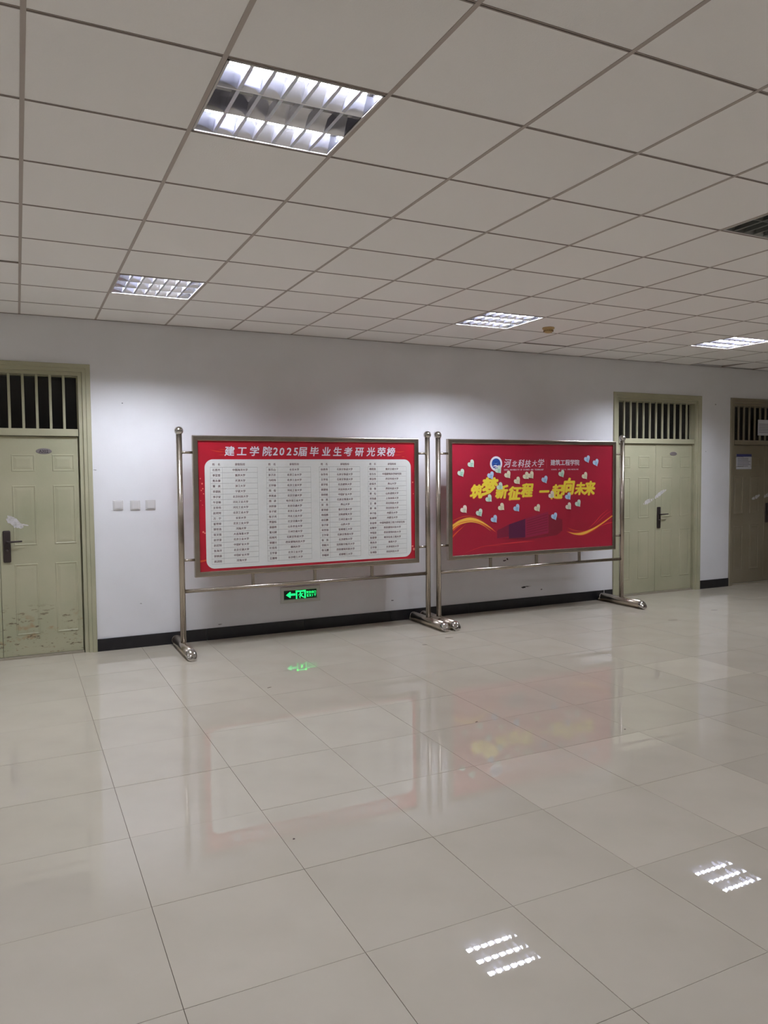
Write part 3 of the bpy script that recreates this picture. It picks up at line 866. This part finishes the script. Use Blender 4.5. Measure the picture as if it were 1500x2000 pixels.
# ------------------------------------------------------------------ smoke detector
t = empty('smoke_detector', (4.585, 5.835, H), 'yellowed round smoke detector on the ceiling beside a grille light', 'smoke detector')
obj('detector_base', lathe([(.056, 0), (.058, -.006), (.056, -.014), (.048, -.016)], 32), M_yellow, t)
obj('detector_head', lathe([(.046, -.016), (.046, -.024), (.043, -.034), (.034, -.046), (.020, -.051), (.006, -.052)], 32), M_yellow, t)
bm = bmesh.new()
for i in range(16):
    a = 2 * math.pi * i / 16
    g = bmesh.ops.create_cube(bm, size=1.0)
    for v in g['verts']:
        v.co = Matrix.Rotation(a, 4, 'Z') @ Vector((.0425 + v.co.x * .010, v.co.y * .008, -.033 + v.co.z * .010))
obj('detector_vents', bm, M_amber, t)['kind'] = 'stuff'

# ------------------------------------------------------------------ switches
for x, z, l in ((.806, 1.304, 'square white wall switch nearest the left door'), (.953, 1.299, 'square white wall switch in the middle of three'), (1.087, 1.300, 'square white wall switch nearest the notice board')):
    t = empty('wall_switch', (x, YW, z), l, 'light switch', 'white switches on the wall')
    obj('switch_plate', bevbox(-.044, .044, -.009, -.0003, -.044, .044, .003), M_switch, t)
    bm = bevbox(-.032, .032, -.0125, -.006, -.034, .034, .002)
    for v in bm.verts:
        if v.co.y < -.008: v.co.y += (v.co.z) * .05
    obj('switch_rocker', bm, M_switch, t)

# ------------------------------------------------------------------ exit sign low on the wall
t = empty('exit_sign', (2.513, YW, .370), 'lit green exit sign with arrow and running figure low on wall', 'exit sign')
prof = [(0, -.0004), (0, -.014), (.004, -.018), (.030, -.018), (.036, -.010), (.036, -.0004)]
for s in ('top', 'bottom', 'left', 'right'): obj('sign_bezel', mitre(-.208, .208, -.082, .078, prof, s), material('sign_grey', (204, 202, 195), .45, .1) if s == 'top' else bpy.data.materials['sign_grey'], t)
fc = obj('sign_face', nbox(-.174, .174, -.008, -.0004, -.048, .044), material('sign_black_green', (10, 38, 24), .35), t)
M_em = material('sign_lit_green', (20, 240, 110), .4, emit=((0.01, 1.0, 0.22), 1.35))
k = Ink(); y = -.0095
k.poly([(-.150, y, -.002), (-.108, y, .030), (-.100, y, .024), (-.104, y, .010), (-.052, y, .010), (-.052, y, -.010), (-.104, y, -.010), (-.100, y, -.026), (-.108, y, -.032)], [(0, 1, 2, 3, 4, 5, 6, 7, 8)])
k.build('sign_arrow', M_em, fc)
bm = bmesh.new()      # doorway
for q in ((-.048, -.034, -.045, .036), (.042, .056, -.045, .036), (-.048, .056, .022, .036)): flat([(q[0], q[2]), (q[1], q[2]), (q[1], q[3]), (q[0], q[3])], y, bm)
obj('sign_doorway', bm, M_em, fc)
bm = bmesh.new()      # running figure
flat([(.000 + .0075 * math.cos(i * math.pi / 6), .012 + .0075 * math.sin(i * math.pi / 6)) for i in range(12)], y - .0004, bm)
for p in ([(.003, .004, .013), (.008, -.014, .014)], [(.008, -.012, .011), (-.006, -.022, .009), (-.003, -.040, .007)], [(.008, -.014, .011), (.022, -.026, .009), (.038, -.036, .007)],
          [(.004, .003, .007), (-.012, -.002, .006), (-.022, -.012, .005)], [(.006, .002, .007), (.020, .000, .006), (.028, .010, .005)]):
    ribbon(p, y - .0004, bm)
obj('sign_figure', bm, M_em, fc)
k = Ink()
k.word('安全出口', .114, .013, .027, y, adv=.98, bold=.02)
k.latin('EXIT', .064, .168, -.020, .034, y, bold=.03, wx=1.0)
k.build('sign_lettering', M_em, fc)['kind'] = 'stuff'

# ------------------------------------------------------------------ notices on the right door
def notice(x, z, wd, hh, header, label, y):
    t = empty('paper_notice', (x, y, z), label, 'notice')
    obj('paper_sheet', nbox(-wd / 2, wd / 2, -.002, .0005, -hh / 2, hh / 2), M_paper, t)
    k = Ink()
    n = 6
    for i in range(n):
        zz = hh / 2 - .06 - i * (hh - .08) / n
        quad(k, -wd / 2 + .02, wd / 2 - .02 - random.uniform(0, .05), zz - .004, zz + .004, -.0026)
    k.build('notice_lines', M_ink, t)['kind'] = 'stuff'
    if header:
        k = Ink(); quad(k, -wd / 2, wd / 2, hh / 2 - .035, hh / 2, -.0026); k.build('notice_header', M_paperblue, t)
notice(8.962, 1.686, .30, .205, True, 'white notice with blue heading on the shade-darkened right door', YW + .0425)
notice(9.37, 2.155, .30, .215, False, 'white paper sheet on the transom bars of the right door', YW + .0335)
